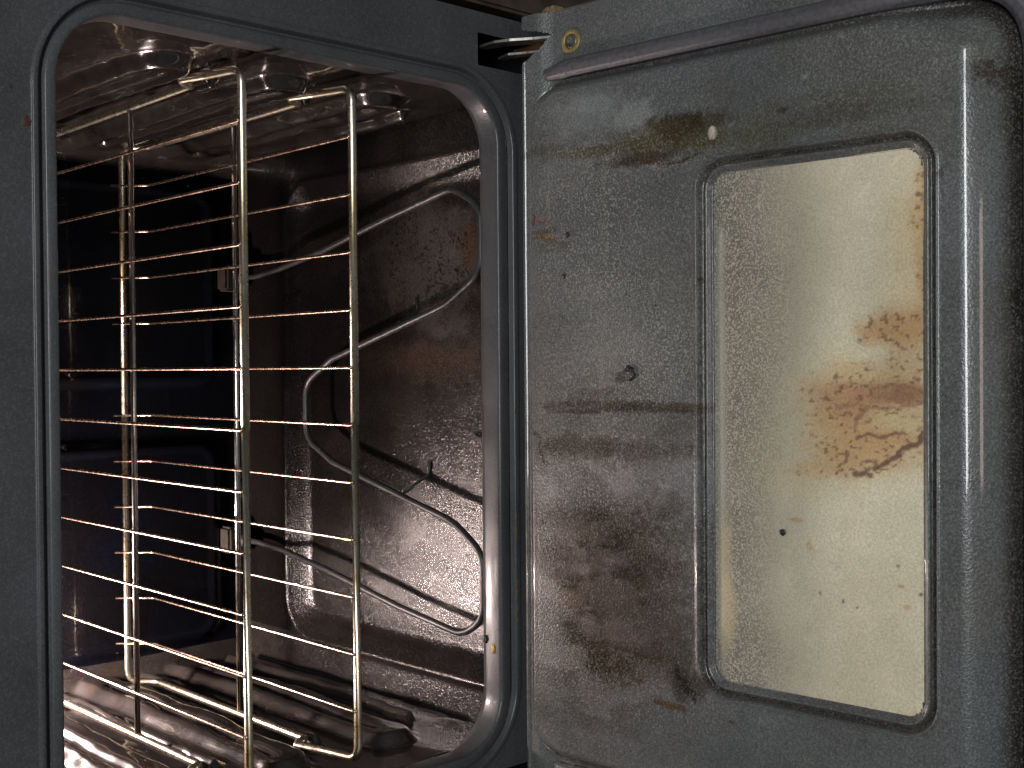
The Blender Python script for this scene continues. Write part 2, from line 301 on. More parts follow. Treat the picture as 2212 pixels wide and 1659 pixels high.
GLASS_BLOBS= [[0.1748,0.373,0.0194,0.0047,"tan",0.5],[0.1522,0.3715,0.026,0.0088,"tan",0.75],[0.1293,0.3735,0.026,0.0067,"tan",0.8],[0.1033,0.3737,0.0228,0.0061,"tan",0.8],[0.1236,0.3619,0.0523,0.0169,"yel",0.45],[0.0774,0.372,0.013,0.0074,"tan",0.8],[0.0728,0.3617,0.0091,0.0153,"tan",0.75],[0.0748,0.3461,0.0086,0.0167,"tan",0.75],[0.0701,0.3337,0.0061,0.0099,"tan",0.7],[0.0779,0.3549,0.0066,0.0238,"tan",0.4],[0.045,0.3228,0.0061,0.0144,"tan",0.5],[0.0282,0.3335,0.0154,0.0417,"tan",0.7],[0.0111,0.3226,0.0407,0.0424,"yel",0.7],[0.0514,0.3617,0.0361,0.0135,"tan",0.55],[-0.0089,0.3298,0.0168,0.0385,"tan",0.6],[0.0177,0.3116,0.0239,0.0326,"tan",0.5],[0.0779,0.3549,0.0119,0.0271,"tan",0.55],[0.0282,0.3407,0.0081,0.0328,"rst",0.8],[0.0291,0.3616,0.0059,0.0129,"rst",0.85],[0.0257,0.3512,0.004,0.0206,"rst2",0.6],[0.0246,0.3135,0.0123,0.02,"rst",0.6],[0.0108,0.3042,0.0154,0.0166,"tan",0.7],[0.0145,0.319,0.0088,0.0163,"rst",0.55],[0.0025,0.3153,0.0041,0.0181,"tan",0.6],[-0.0052,0.3405,0.0054,0.0278,"tan",0.8],[-0.0175,0.3261,0.0108,0.0353,"tan",0.7],[-0.0293,0.2926,0.0062,0.0262,"tan",0.65],[-0.0047,0.3546,0.006,0.0157,"tan",0.75],[0.0117,0.3476,0.0066,0.0139,"yel",0.5],[-0.0074,0.3717,0.0196,0.0067,"yel",0.5],[-0.0391,0.2733,0.0141,0.0269,"yel",0.35],[-0.0192,0.2454,0.018,0.0161,"yel",0.12],[-0.0788,0.2612,0.0021,0.002,"blk",1],[-0.0684,0.2723,0.0018,0.0059,"rst",0.8],[-0.1138,0.3706,0.0016,0.0014,"drk",0.9],[-0.1096,0.3559,0.0013,0.0021,"tan",0.9],[-0.124,0.36,0.002,0.0028,"tan",0.7],[-0.0953,0.3535,0.001,0.0014,"drk",0.7],[-0.1257,0.311,0.0017,0.0011,"drk",0.9],[-0.1221,0.2922,0.0014,0.0011,"drk",0.9],[-0.1291,0.322,0.001,0.0011,"drk",0.9],[-0.0875,0.2828,0.0042,0.0023,"tan",0.6],[-0.1793,0.2321,0.0182,0.0365,"grm",0.3],[-0.1494,0.2112,0.0222,0.006,"yel",0.5],[-0.1017,0.2094,0.0295,0.006,"yel",0.4]]
GLASS_LINES= [[[[0.0008,0.3727],[-0.0025,0.371],[-0.0065,0.369],[-0.0092,0.3666],[-0.0105,0.358],[-0.0129,0.3552],[-0.0163,0.3545],[-0.0192,0.3493],[-0.0228,0.3422],[-0.0261,0.3369]],0.00175,"drk",0.95],[[[-0.0034,0.3226],[-0.0014,0.3334],[-0.0035,0.3405],[-0.0016,0.3493],[-0.0007,0.3546]],0.0015,"drk",0.8],[[[-0.0317,0.3206],[-0.0305,0.3297],[-0.0313,0.334]],0.002,"drk",0.9],[[[0.0177,0.3061],[0.0213,0.3227],[0.018,0.3299],[0.0095,0.3226],[0.0026,0.3208]],0.0015,"rst2",0.6],[[[0.0095,0.3226],[0.0146,0.3281],[0.0181,0.3353],[0.0185,0.3581],[0.022,0.3735]],0.001,"rst2",0.6],[[[0.0322,0.3335],[0.0343,0.3512],[0.0334,0.3616],[0.0301,0.3718],[0.0253,0.3742]],0.00125,"rst2",0.7]]
FLOOR_BLOBS= [[0.0906,0.3323,0.0595,0.0685,"blk",1],[0.0095,0.3149,0.0484,0.063,"blk",0.9],[0.1313,0.2764,0.0263,0.0436,"blk",0.9],[0.1084,0.2246,0.0123,0.025,"blk",0.95],[0.0822,0.1999,0.0111,0.0482,"blk",0.7],[0.0521,0.234,0.0206,0.0499,"blk",0.75],[0.1642,0.1428,0.0537,0.0882,"ash",0.8],[0.2061,0.1737,0.0298,0.0618,"ash",0.6],[0.1695,0.0829,0.0425,0.0423,"ash",0.7],[0.1726,0.0614,0.021,0.0154,"rst",0.7],[0.0943,0.0985,0.0143,0.0431,"ash",0.5],[0.0564,0.1443,0.0196,0.1024,"rst",0.35],[0.1972,0.3117,0.0214,0.054,"rst",0.25],[-0.1164,0.2113,0.0307,0.0646,"ash",0.5],[-0.048,0.2794,0.0317,0.0352,"ash",0.4],[-0.1206,0.3266,0.0326,0.037,"blk",0.5],[-0.1691,0.3756,0.0334,0.0483,"blk",0.5],[-0.0025,0.1452,0.0344,0.0745,"blk",0.35],[-0.0187,0.0463,0.0037,0.0069,"blk",1],[0.149,0.0795,0.0014,0.0029,"blk",0.8]]
DOT1 = (0.1645, 0.0545); DOT2 = (0.1284, 0.0499); DOT3 = (-0.079, 0.2606); CHIP = (0.2333, 0.2036)
BULB = 1350

# ================================================================== THE OVEN
oven = empty('oven'); oven['category'] = 'oven'
oven['label'] = 'dark grey enamel oven seen sideways with its door open, lamp lit and greasy inside'
YF = -.040                      # plane of the front frame
AX, Z0, Z1, R0 = .302, -.134, .2790, .050   # opening

# ---- front frame: lip, flat band, channel, bead, outer plate
prof = [(.0060, -.0100), (.0015, -.0175), (.0003, -.0190), (0, -.0205), (0, -.0370), (.0005, -.0392), (.0016, -.0404), (.0030, -.0408), (.0050, -.0408),
        (.0110, -.0405), (.0124, -.0398), (.0140, -.0372), (.0152, -.0364), (.0168, -.0366), (.0180, -.0384), (.0190, -.0404), (.0196, -.0412), (.0204, -.0415),
        (.0240, -.0415), (.0248, -.0412), (.0254, -.0404), (.0262, -.0400), (.0280, -.0400)]
def frame_loop(s, y, k=14):
    return [(x, y, z) for x, z in rrect(AX + s * .80, Z0 - s, Z1 + s * .70, R0 + s * 1.05, k)]
loops = [frame_loop(s, y) for s, y in prof]
outer = []
ox, oz0, oz1 = .372, -.30, .45
for (x, y, z) in loops[-1]:      # slide the last loop out to the plate's rectangle
    dx, dz = x / ox, (z - .05) / (oz1 - .05) if z > .05 else (z - .05) / (.05 - oz0)
    m_ = max(abs(dx), abs(dz)); outer.append((x / m_ if True else x, y, .05 + (z - .05) / m_))
corner_fix = []
V, Fc = sweep_rings(loops + [outer])
me = mesh_from(V, Fc)
bm = bmesh.new(); bm.from_mesh(me)
# thickness of the outer plate: turned edge
edge = [e for e in bm.edges if e.is_boundary and all(abs(v.co.y + .04) < 1e-5 for v in e.verts)]
ret = bmesh.ops.extrude_edge_only(bm, edges=edge)
for v in [g for g in ret['geom'] if isinstance(g, bmesh.types.BMVert)]: v.co.y += .02
bmesh.ops.recalc_face_normals(bm, faces=bm.faces[:]); bm.to_mesh(me); bm.free()
frame = link('front_frame', me, M_frame, oven)
def cut(ob, x0, x1, y0, y1, z0, z1):
    c = link('cutter', box_mesh(x0, x1, y0, y1, z0, z1))
    md = ob.modifiers.new('cut', 'BOOLEAN'); md.object = c; md.operation = 'DIFFERENCE'; md.solver = 'EXACT'
    dg = bpy.context.evaluated_depsgraph_get(); dg.update()
    nm = bpy.data.meshes.new_from_object(ob.evaluated_get(dg)); ob.modifiers.remove(md); ob.data = nm
    bpy.data.objects.remove(c)
for sx in (1, -1):
    a, b = sorted((sx * .3235, sx * .3530)); cut(frame, a, b, -.06, .05, -.192, -.1115)
bm = bmesh.new(); bm.from_mesh(frame.data)
bmesh.ops.delete(bm, geom=[f for f in bm.faces if max(v.co.y for v in f.verts) > .02 and abs(f.calc_center_median().x) > .32 and abs(f.calc_center_median().x) < .356], context='FACES')
bm.to_mesh(frame.data); bm.free()
for (x, y, z, rx, rz, m_) in ((.2183, -.0402, .3004, .0040, .0030, M_rust), (.2404, -.0402, .3110, .0012, .0010, M_rust), (.232, -.0402, .2925, .0014, .0012, M_rust),
                              (-.1560, -.0416, -.1540, .0100, .0012, M_ystain), (-.1820, -.0416, -.1545, .0080, .0013, M_ystain), (.010, -.0416, -.1535, .0060, .0010, M_ystain), (-.100, -.0416, -.1540, .0120, .0010, M_ystain)):
    bm = bmesh.new(); bmesh.ops.create_icosphere(bm, subdivisions=3, radius=1)
    for v in bm.verts:
        a_ = math.atan2(v.co.z, v.co.x); k_ = 1 + .18 * math.sin(3 * a_ + x * 90) + .12 * math.sin(5 * a_ + z * 70)
        v.co = Vector((x + v.co.x * rx * k_, y + v.co.y * .0003, z + v.co.z * rz * k_))
    me = bpy.data.meshes.new('stain'); bm.to_mesh(me); bm.free(); link('stain', me, m_, frame)
frame.data.polygons.foreach_set('use_smooth', [True] * len(frame.data.polygons)); frame.data.set_sharp_from_angle(angle=math.radians(38))
# recessed boxes behind the hinge slots
for sx in (1, -1):
    a, b = sorted((sx * .319, sx * .358))
    P_ = box_mesh(a, b, -.0375, .03, -.196, -.107)
    bm = bmesh.new(); bm.from_mesh(P_)
    bmesh.ops.delete(bm, geom=[f for f in bm.faces if f.normal.y < -.9], context='FACES'); bm.to_mesh(P_); bm.free()
    link('hinge_pocket', P_, M_dark, oven)

# ---- side walls with pressed runners
ny, nz = 250, 236
yy = np.linspace(-.012, .4649, ny); zz = np.linspace(-.1695, .3030, nz)
Y, Z = np.meshgrid(yy, zz, indexing='ij')
def runner(Y, Z, zc, hw, hgt, y0, y1, edge=.011, r=None):
    d = sd_rrect(Y, Z, (y0 + y1) / 2, zc, (y1 - y0) / 2, hw, r or hw * .95)
    return hgt * (1 - sstep(-edge, edge * .4, d))
def wall_depth(Y, Z, sgn):
    Y0, Z0_ = Y, Z
    Y = Y + .020 * (fbm(Y, Z, 13, 3, 30 + sgn) - .5); Z = Z + .010 * (fbm(Y, Z, 17, 3, 33 + sgn) - .5)
    h = np.zeros_like(Y)
    for zc in (.2590, .1470, .0350, -.0770):
        h = np.maximum(h, runner(Y, Z, zc, .0270, .0120, .036, .452, .0095))
        h = h - runner(Y, Z, zc + .004, .0065, .0065, .062, .40, .006)          # shallow valley along each runner
    for zc in (.0868, -.0215, -.130):
        h = np.maximum(h, runner(Y, Z, zc, .0060, .0105, .090, .440, .0055))   # ledge the rack slides on
        h = np.maximum(h, runner(Y, Z, zc + .0285, .008, .0040, .050, .080, .006))  # stop dimple
    h = h + .0052 * (fbm(Y * .30, Z, 36, 3, 13 + sgn) - .5) * sstep(.02, .07, Y) + .0016 * (fbm(Y, Z, 16, 3, 3 + sgn) - .5) + .0040 * (fbm(Y, Z, 7, 2, 8 + sgn) - .5)
    Y, Z = Y0, Z0_
    rr = .026
    t = np.clip((Y - (.465 - rr)) / rr, 0, 1); h = h * (1 - sstep(.3, 1, t)) + rr * (1 - np.sqrt(np.maximum(0, 1 - t * t * .98)))
    t2 = np.clip((Z - .279) / .024, 0, 1); h = h + .022 * (1 - np.sqrt(np.maximum(0, 1 - t2 * t2 * .98)))
    return h
for sgn in (1, -1):
    h = wall_depth(Y, Z, sgn)
    P_ = np.stack([sgn * (.3045 - h), Y, Z], -1)
    me = grid_mesh(P_, flip=(sgn > 0))
    C = np.ones(Y.shape + (3,)) * np.array((.019, .0165, .0158))
    C = mix(C, (.030, .026, .0245), sstep(.50, .72, fbm(Y, Z, 22, 4, 11 + sgn)) * .6)
    C = mix(C, (.012, .009, .008), sstep(.56, .74, fbm(Y, Z * 1.6, 30, 4, 21 + sgn)) * .7)
    C = mix(C, (.024, .016, .011), sstep(.60, .76, fbm(Y, Z, 60, 3, 31 + sgn)) * .6)
    C = mix(C, (.022, .019, .018), sstep(-.10, -.16, Z) * .35)
    set_attr(me, 'paint', np.concatenate([C, np.ones(Y.shape + (1,))], -1))
    w = link('side_wall', me, M_wall, oven)
    w['label'] = 'brown-black pressed steel side wall of the cavity with rack runners'
# ---- back wall with two pressed panels
nx, nz = 260, 180
X, Z = np.meshgrid(np.linspace(-.302, .302, nx), np.linspace(-.1745, .303, nz), indexing='ij')
h = np.zeros_like(X)
for (cx, hx) in ((.150, .119), (-.157, .122)):
    d = sd_rrect(X, Z, cx, .070, hx, .205, .030); h = h + .0040 * (1 - sstep(-.008, .005, d))
    d = sd_rrect(X, Z, cx, .070, hx - .012, .193, .022); h = h - .0016 * (1 - sstep(-.005, .003, d))
h += .002 * (fbm(X, Z, 6, 2, 40) - .5)
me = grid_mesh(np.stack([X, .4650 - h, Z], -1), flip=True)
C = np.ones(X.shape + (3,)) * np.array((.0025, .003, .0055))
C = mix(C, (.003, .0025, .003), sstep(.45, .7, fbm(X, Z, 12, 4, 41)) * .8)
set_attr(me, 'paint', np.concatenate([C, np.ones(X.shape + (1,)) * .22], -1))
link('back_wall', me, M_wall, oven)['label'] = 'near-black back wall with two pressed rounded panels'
# ---- roof
X, Y = np.meshgrid(np.linspace(-.302, .302, 80), np.linspace(-.012, .465, 60), indexing='ij')
me = grid_mesh(np.stack([X, Y, .3030 + .001 * fbm(X, Y, 8)], -1))
set_attr(me, 'paint', np.ones(X.shape + (4,)) * np.array((.02, .017, .015, .5)))
link('roof_panel', me, M_wall, oven)
# ---- floor pan: ledge, rolled rim, recessed pan
xs = np.linspace(-.3070, .3070, 444); ys = np.linspace(-.030, .4649, 360)
X, Y = np.meshgrid(xs, ys, indexing='ij')
dR = sd_rrect(X, Y, 0, .172, .268, .205, .052)           # rim line (y up to .377)
z = -.1720 + 0 * X
z += .0022 * np.exp(-((dR + .004) / .0045) ** 2)          # rolled rim
z -= .0160 * (sstep(.002, .036, -dR))
z += .0006 * (fbm(X, Y, 9, 2, 50) - .5) * 2
z += .0030 * np.clip((dR - .018) / .02, 0, 1) * 0
# shallow pressed disc ribs, front drip lip
z += .0012 * np.exp(-((Y - .352) / .006) ** 2) * sstep(.02, .05, -dR)
me = grid_mesh(np.stack([X, Y, z], -1))
C = np.ones(X.shape + (3,)) * np.array((.012, .0106, .0102))
n = fbm(X, Y, 40, 5, 51); n2 = fbm(X, Y, 130, 4, 52)
C = mix(C, (.009, .0065, .0055), sstep(.45, .7, n) * .65)
C = mix(C, (.021, .018, .0165), sstep(.55, .75, fbm(X, Y, 18, 4, 54)) * .5)
C = mix(C, (.016, .011, .009), sstep(.60, .74, n2) * .55)
for i, (cx, cy, rx, ry, c, s) in enumerate(FLOOR_BLOBS):
    wp = .8 if c in ('blk', 'rst') else .6
    C = mix(C, (.050, .026, .014) if c == 'rst' else COLS[c], s * blob(X, Y, cx, cy, rx, ry, wp, .35, 60 + i, 70))
ash = blob(X, Y, .165, .13, .075, .14, .5, .5, 99, 60)
spots = sstep(.58, .68, fbm(X, Y, 420, 2, 101)) * sstep(.40, .6, fbm(X, Y, 60, 2, 103))
C = mix(C, (.014, .009, .007), spots * .9 * np.clip(ash + .25, 0, 1))
rear = sstep(.352, .372, Y - .018 * (fbm(X, Y, 25, 3, 105) - .5)) * (1 - .9 * np.exp(-((dR + .004) / .004) ** 2))
burn_shade = np.zeros_like(X)
for i, (cx, cy, rx, ry, c, s) in enumerate(FLOOR_BLOBS):
    if c == 'blk': burn_shade = np.maximum(burn_shade, s * blob(X, Y, cx, cy, rx, ry, .8, .35, 60 + i, 70))
burn_shade = np.maximum(burn_shade, .88 * sstep(.115, .215, Y + .07 * (fbm(X, Y, 22, 4, 107) - .5)) * sstep(-.19, -.11, X))
burn_shade = np.maximum(burn_shade, .55 * np.exp(-((X + .238) / .016) ** 2) * sstep(.40, .2, Y))  # dark reflection on the left pan slope, painted into the colour
burn_shade = np.maximum(burn_shade, .93 * rear * (X > -.262) * (X < .285))  # rear ledge darkened, rim line left clear
C = mix(C, (.0035, .003, .003), burn_shade * .9)
al = 1 - .88 * burn_shade
set_attr(me, 'paint', np.concatenate([C, al[..., None]], -1))
link('floor_pan', me, M_floor, oven)['label'] = 'stained speckled floor pan of the cavity with a recessed centre'

# ---- bake element
EL = [(.160, .452, -.150), (.160, .405, -.153), (.166, .360, -.157), (.181, .270, -.157), (.205, .160, -.157), (.2265, .050, -.157), (.205, .0085, -.157), (.140, .0085, -.157),
      (.112, .060, -.157), (.060, .255, -.157), (.033, .308, -.157), (-.030, .308, -.157), (-.055, .255, -.157), (-.104, .050, -.157), (-.132, .0085, -.157), (-.195, .0085, -.157),
      (-.2140, .040, -.157), (-.200, .140, -.157), (-.176, .270, -.157), (-.163, .360, -.157), (-.158, .405, -.153), (-.158, .452, -.150)]
rad = [0, .02, .03, .05, .1, .034, .030, .030, .1, .04, .030, .030, .04, .1, .030, .030, .04, .1, .05, .03, .02, 0]
el = link('heating_element', tube_mesh(fillet(EL, rad, k=8), .0035, 12), M_elem, oven)
el['label'] = 'thin grey W-shaped bake element just above the floor pan'
for x in (.160, -.158):
    b = link('terminal_block', box_mesh(x - .016, x + .016, .440, .463, -.166, -.134, .003), M_ceramic, el)
    link('collar', tube_mesh([(x, .441, -.150), (x, .428, -.150), (x, .422, -.1505)], [.0075, .0075, .005], 12), M_ceramic, el)
for (x, y, dx, dy) in ((.092, .135, .018, .004), (-.083, .135, .02, -.006)):   # small wire feet under the element
    link('support_foot', tube_mesh(fillet([(x, y, -.1565), (x + dx * .5, y + dy, -.170), (x + dx, y + dy * 1.6, -.1862), (x + dx + .014, y + dy * 2, -.1862)], .006), .0017, 8), M_elem, el)

# ---- oven lamp, high in the rear left corner
lamp = link('lamp_socket', tube_mesh([(-.243, .463, .200), (-.243, .440, .200), (-.243, .438, .200)], [.026, .026, .020], 24), M_ceramic, oven)
me = bpy.data.meshes.new('bulb'); bm = bmesh.new(); bmesh.ops.create_uvsphere(bm, u_segments=20, v_segments=12, radius=.017)
bmesh.ops.scale(bm, vec=(1, 1.35, 1), verts=bm.verts); bmesh.ops.translate(bm, vec=(-.243, .412, .200), verts=bm.verts); bm.to_mesh(me); bm.free()
mb, nt, N, L, Pb = new_mat('lit_bulb'); Pb.inputs['Base Color'].default_value = (1, .8, .7, 1)
Pb.inputs['Emission Color'].default_value = (1, .80, .74, 1); Pb.inputs['Emission Strength'].default_value = BULB
link('bulb', me, mb, lamp); me.polygons.foreach_set('use_smooth', [True] * len(me.polygons))

# ---- body behind and below the frame
link('chassis_panel', box_mesh(-.372, .372, -.030, -.022, -.60, -.301), M_dark, oven)
for sx in (1, -1):
    a, b = sorted((sx * .3735, sx * .3765)); link('side_panel', box_mesh(a, b, -.012, .55, -.60, .45), M_dark, oven)
a = link('side_trim', box_mesh(.384, .470, -.030, .50, -.60, .45, .003), M_trim, oven)
a = link('side_trim', box_mesh(-.470, -.384, -.030, .50, -.60, .45, .003), M_trim, oven)

# ================================================================== THE DOOR
DA = .0751; HY, HZ = -.070, -.1462
def dpt(x, t, h):
    return Vector((x, HY - t * math.cos(DA) - h * math.sin(DA), HZ - t * math.sin(DA) + h * math.cos(DA)))
def dmap(X, T, Hh):
    return np.stack([X, HY - T * math.cos(DA) - Hh * math.sin(DA), HZ - T * math.sin(DA) + Hh * math.cos(DA)], -1)
def dmesh(me):
    """mesh given as (x, t, h) -> oven space"""
    for v in me.vertices: v.co = dpt(*v.co)
    me.update(); return me
door = link('door', dmesh(box_mesh(-.379, .379, .006, .490, -.070, -.030, .004)), M_shell, oven)
door['label'] = 'open oven door lying flat, grey enamel liner with a clouded cream window'
# nonuniform grid for the liner
def dense(lo, hi, base, zones):
    out = [lo]; x = lo
    while x < hi:
        st = base
        for a, b, s_ in zones:
            if a <= x <= b: st = min(st, s_)
        x += st; out.append(min(x, hi))
    return np.array(out)
HP = .012
tx = dense(0, .365, .00125, [(.200, .219, .0004), (.284, .303, .0006)])
tx = np.concatenate([-tx[::-1][:-1], tx]); tt = dense(0.0, .466, .00120, [(0, .014, .0005), (.182, .201, .0004), (.372, .391, .0004)])
X, T = np.meshgrid(tx, tt, indexing='ij')
# plateau with rounded rim
dP = sd_rrect(X, T, 0, .2230, .3000, .2130, .036)
far = sstep(.335, .425, T)                                    # the far edge rolls over deeply
wd = .010 + .033 * far; Ht = HP + .020 * far
v_ = 1 - np.clip(-dP / wd, 0, 1); Hh = HP - Ht * v_ ** 2
# towards the hinge the flange outside the plateau rises almost flush with it
un_ = np.clip(-dP / .003, 0, 1); near = HP * (.72 + .28 * np.sqrt(np.maximum(0, 1 - (1 - un_) ** 2))) - .0010 * np.exp(-((dP - .0005) / .0010) ** 2)
front = sstep(.036, .014, T)
Hh = Hh * (1 - front) + front * near
Hh += .0016 * np.exp(-((T - .0026) / .0016) ** 2) * (np.abs(X) < .33)
# window surround
WX, WT0, WT1 = .2030, .1990, .3740
dW = sd_rrect(X, T, 0, (WT0 + WT1) / 2, WX, (WT1 - WT0) / 2, .014)
knot = np.array([-.0010, .0000, .0006, .0030, .0036, .0046, .0056, .0075, .0088, .0102, .0116, .0130, .0150])
hgt = np.array([-.0064, -.0062, -.0050, -.0026, -.0022, -.0026, -.0048, -.0050, -.0040, -.0006, .0013, .0004, .0])
Hh = Hh + np.interp(dW, knot, hgt, left=-.0062, right=0)
Hh += .0005 * (fbm(X, T, 8, 2, 70) - .5)
# dents: small raised blisters
keep = (dW[:-1, :-1] > -.0012) | (dW[1:, 1:] > -.0012)
Xc, Tc = X[:-1, :-1], T[:-1, :-1]
lowb = np.where(Tc < .0187, .3211 + Tc / .0187 * .011, .3321 + (Tc - .0187) / .0093 * .012)
keep &= ~((np.abs(Xc) > lowb) & (np.abs(Xc) < .3525 - Tc * .25) & (Tc < .028))
cr = sd_rrect(X, T, 0, .233, .365, .233, .004); keep &= cr[:-1, :-1] < .001
Pd = dmap(X, T, Hh)
me = grid_mesh(Pd, keep)
C = np.ones(X.shape + (3,)) * np.array((.083, .087, .088))
C = mix(C, (.067, .073, .075), sstep(.45, .7, fbm(X, T, 9, 4, 71)) * .7)
C = mix(C, (.078, .078, .064), sstep(.50, .72, fbm(X * .6, T * 1.0, 12, 4, 72)) * .5)
C = mix(C, (.125, .117, .108), np.exp(-((X - .02) / .12) ** 2 - ((T - .10) / .07) ** 2) * .5)  # warm glare painted into the mid-door colour
C = mix(C, (.040, .030, .023), np.clip(np.exp(-((X + .145) / .10) ** 2 - ((T - .085) / .07) ** 2) * 1.15 * (.45 + fbm(X, T * .5, 30, 4, 73)), 0, .85))
inside = sstep(.0, -.006, dP)
for i, (cx, ct, rx, rt, c, s) in enumerate(DOOR_BLOBS):
    big = max(rx, rt) > .006
    m_ = blob(X, T, cx, ct, max(rx, .0012), max(rt, .0012), .75 if big else .35, .5 if big else .35, 80 + i, 150 if big else 400)
    if c == 'crk': m_ = m_ * sstep(.44, .56, fbm(X, T, 260, 3, 7))
    if c in ('brn', 'olv', 'org2', 'dk') and big: m_ = np.clip(m_ * (.55 + 1.0 * fbm(X, T * .45, 170, 4, 200 + i)), 0, 1)
    C = mix(C, COLS[c], s * m_)
scorch = np.clip(np.exp(-((X + .150) / .095) ** 2 - ((T - .085) / .058) ** 2) * 1.3, 0, 1)
C = mix(C, (.018, .011, .005), scorch * sstep(.44, .60, fbm(X, T * .55, 62, 5, 207)) * .9)
C = mix(C, (.085, .062, .058), scorch * sstep(.55, .70, fbm(X, T * .6, 48, 4, 209)) * .6)
for i, (pts, w, c, s) in enumerate(DOOR_LINES): C = mix(C, COLS[c], s * streak(X, T, pts, w, 130 + i))
# darker brown towards the far rim, the crease and the window groove
C = mix(C, (.016, .012, .009), far * sstep(-.016, -.006, dP) * (.65 + .4 * fbm(X, T, 40, 3, 78)))  # dark reflection on the rolled far rim, put into the colour
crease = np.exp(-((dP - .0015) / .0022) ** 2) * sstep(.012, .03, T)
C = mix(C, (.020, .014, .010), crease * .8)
C = mix(C, (.018, .013, .009), np.exp(-((dW - .0072) / .0020) ** 2) * (.75 + .5 * fbm(X, T, 60, 3, 75)))
fleck_glitter = .22 + .12 * sstep(.25, .36, T) + .40 * sstep(.0, .035, T) * sstep(.34, .12, T) * sstep(.30, .17, X) * sstep(-.29, -.2, X) + .12 * sstep(.2, .3, X)                       # fleck density, with lamp glitter painted in around mid-door
fleck_glitter = (fleck_glitter + .46 * np.exp(-((X - .03) / .15) ** 2 - ((T - .11) / .07) ** 2)) * (.5 + .9 * fbm(X, T, 14, 3, 76))
for i, (cx, ct, rx, rt, c, s) in enumerate(DOOR_BLOBS):
    if c in ('brn', 'dk', 'blk', 'org2'): fleck_glitter = fleck_glitter * (1 - .55 * s * blob(X, T, cx, ct, max(rx, .0012), max(rt, .0012), .75, .5, 80 + i, 150))
set_attr(me, 'paint', np.concatenate([C, np.clip(fleck_glitter, 0, 1)[..., None]], -1))
dull = np.clip(scorch * (.35 + .9 * sstep(.40, .62, fbm(X, T * .55, 62, 5, 207))), 0, .85)
for i, (cx, ct, rx, rt, c, s) in enumerate(DOOR_BLOBS):
    if c in ('brn', 'dk', 'blk', 'org2', 'olv', 'crk', 'org'): dull = np.maximum(dull, .8 * s * blob(X, T, cx, ct, max(rx, .0012), max(rt, .0012), .75, .5, 80 + i, 150))
set_attr(me, 'sheen', np.repeat((1 - dull)[..., None], 3, -1))
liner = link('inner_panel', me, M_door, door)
# ---- window glass, coated on its back: one flat pane in the recess
gx = np.linspace(-WX - .0006, WX + .0006, 330); gt = np.linspace(WT0 - .0006, WT1 + .0006, 170)
X, T = np.meshgrid(gx, gt, indexing='ij')
dG = sd_rrect(X, T, 0, (WT0 + WT1) / 2, WX + .0006, (WT1 - WT0) / 2 + .0006, .014)
keep = dG[:-1, :-1] < .0006
me = grid_mesh(dmap(X, T, HP - .0064 + 0 * X), keep)
C = np.ones(X.shape + (3,)) * np.array((.60, .545, .40))
C = mix(C, (.56, .53, .385), sstep(.42, .66, fbm(X, T, 10, 3, 90)) * .6)
C = mix(C, (.54, .48, .36), sstep(.02, .17, X) * .45)
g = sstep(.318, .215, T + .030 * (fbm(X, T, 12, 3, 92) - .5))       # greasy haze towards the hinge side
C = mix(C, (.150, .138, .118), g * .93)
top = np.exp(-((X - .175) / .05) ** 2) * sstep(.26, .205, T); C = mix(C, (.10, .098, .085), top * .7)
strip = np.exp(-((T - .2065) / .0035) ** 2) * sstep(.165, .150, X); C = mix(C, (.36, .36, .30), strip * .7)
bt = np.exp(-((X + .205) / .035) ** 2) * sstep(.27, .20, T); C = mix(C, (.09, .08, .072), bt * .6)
for i, (cx, ct, rx, rt, c, s) in enumerate(GLASS_BLOBS):
    big = max(rx, rt) > .005
    m_ = blob(X, T, cx, ct, max(rx, .0011), max(rt, .0011), (.55 if big else .35), (.75 if big else .35), 300 + i, 90 if big else 500)
    if big: m_ = np.clip(m_ * (.75 + .6 * fbm(X, T * .5, 90, 4, 330 + i)), 0, 1)
    if c == 'rst': m_ = m_ * (.55 + .7 * fbm(X, T, 200, 3, 310 + i))
    C = mix(C, COLS[c], s * m_)
tanm = sum(blob(X, T, cx, ct, rx, rt, .9, .35, 300 + i, 130) * (c in ('tan', 'rst')) for i, (cx, ct, rx, rt, c, s) in enumerate(GLASS_BLOBS) if rx > .004)
dots = sstep(.62, .74, fbm(X, T * .6, 420, 2, 350)) * np.clip(tanm, 0, 1)
C = mix(C, (.17, .08, .05), dots * .75)
for i, (pts, w, c, s) in enumerate(GLASS_LINES): C = mix(C, COLS[c], s * streak(X, T, pts, w, 370 + i))
fl = np.clip(g * 1.2, 0, 1) * .85 * (1 - .6 * strip) + .10
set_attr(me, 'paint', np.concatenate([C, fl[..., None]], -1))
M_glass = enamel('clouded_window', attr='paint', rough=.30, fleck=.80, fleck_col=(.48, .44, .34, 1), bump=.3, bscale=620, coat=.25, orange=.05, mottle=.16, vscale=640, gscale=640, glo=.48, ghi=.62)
link('window_pane', me, M_glass, door)['label'] = 'cream clouded window pane with rust-brown baked stains'
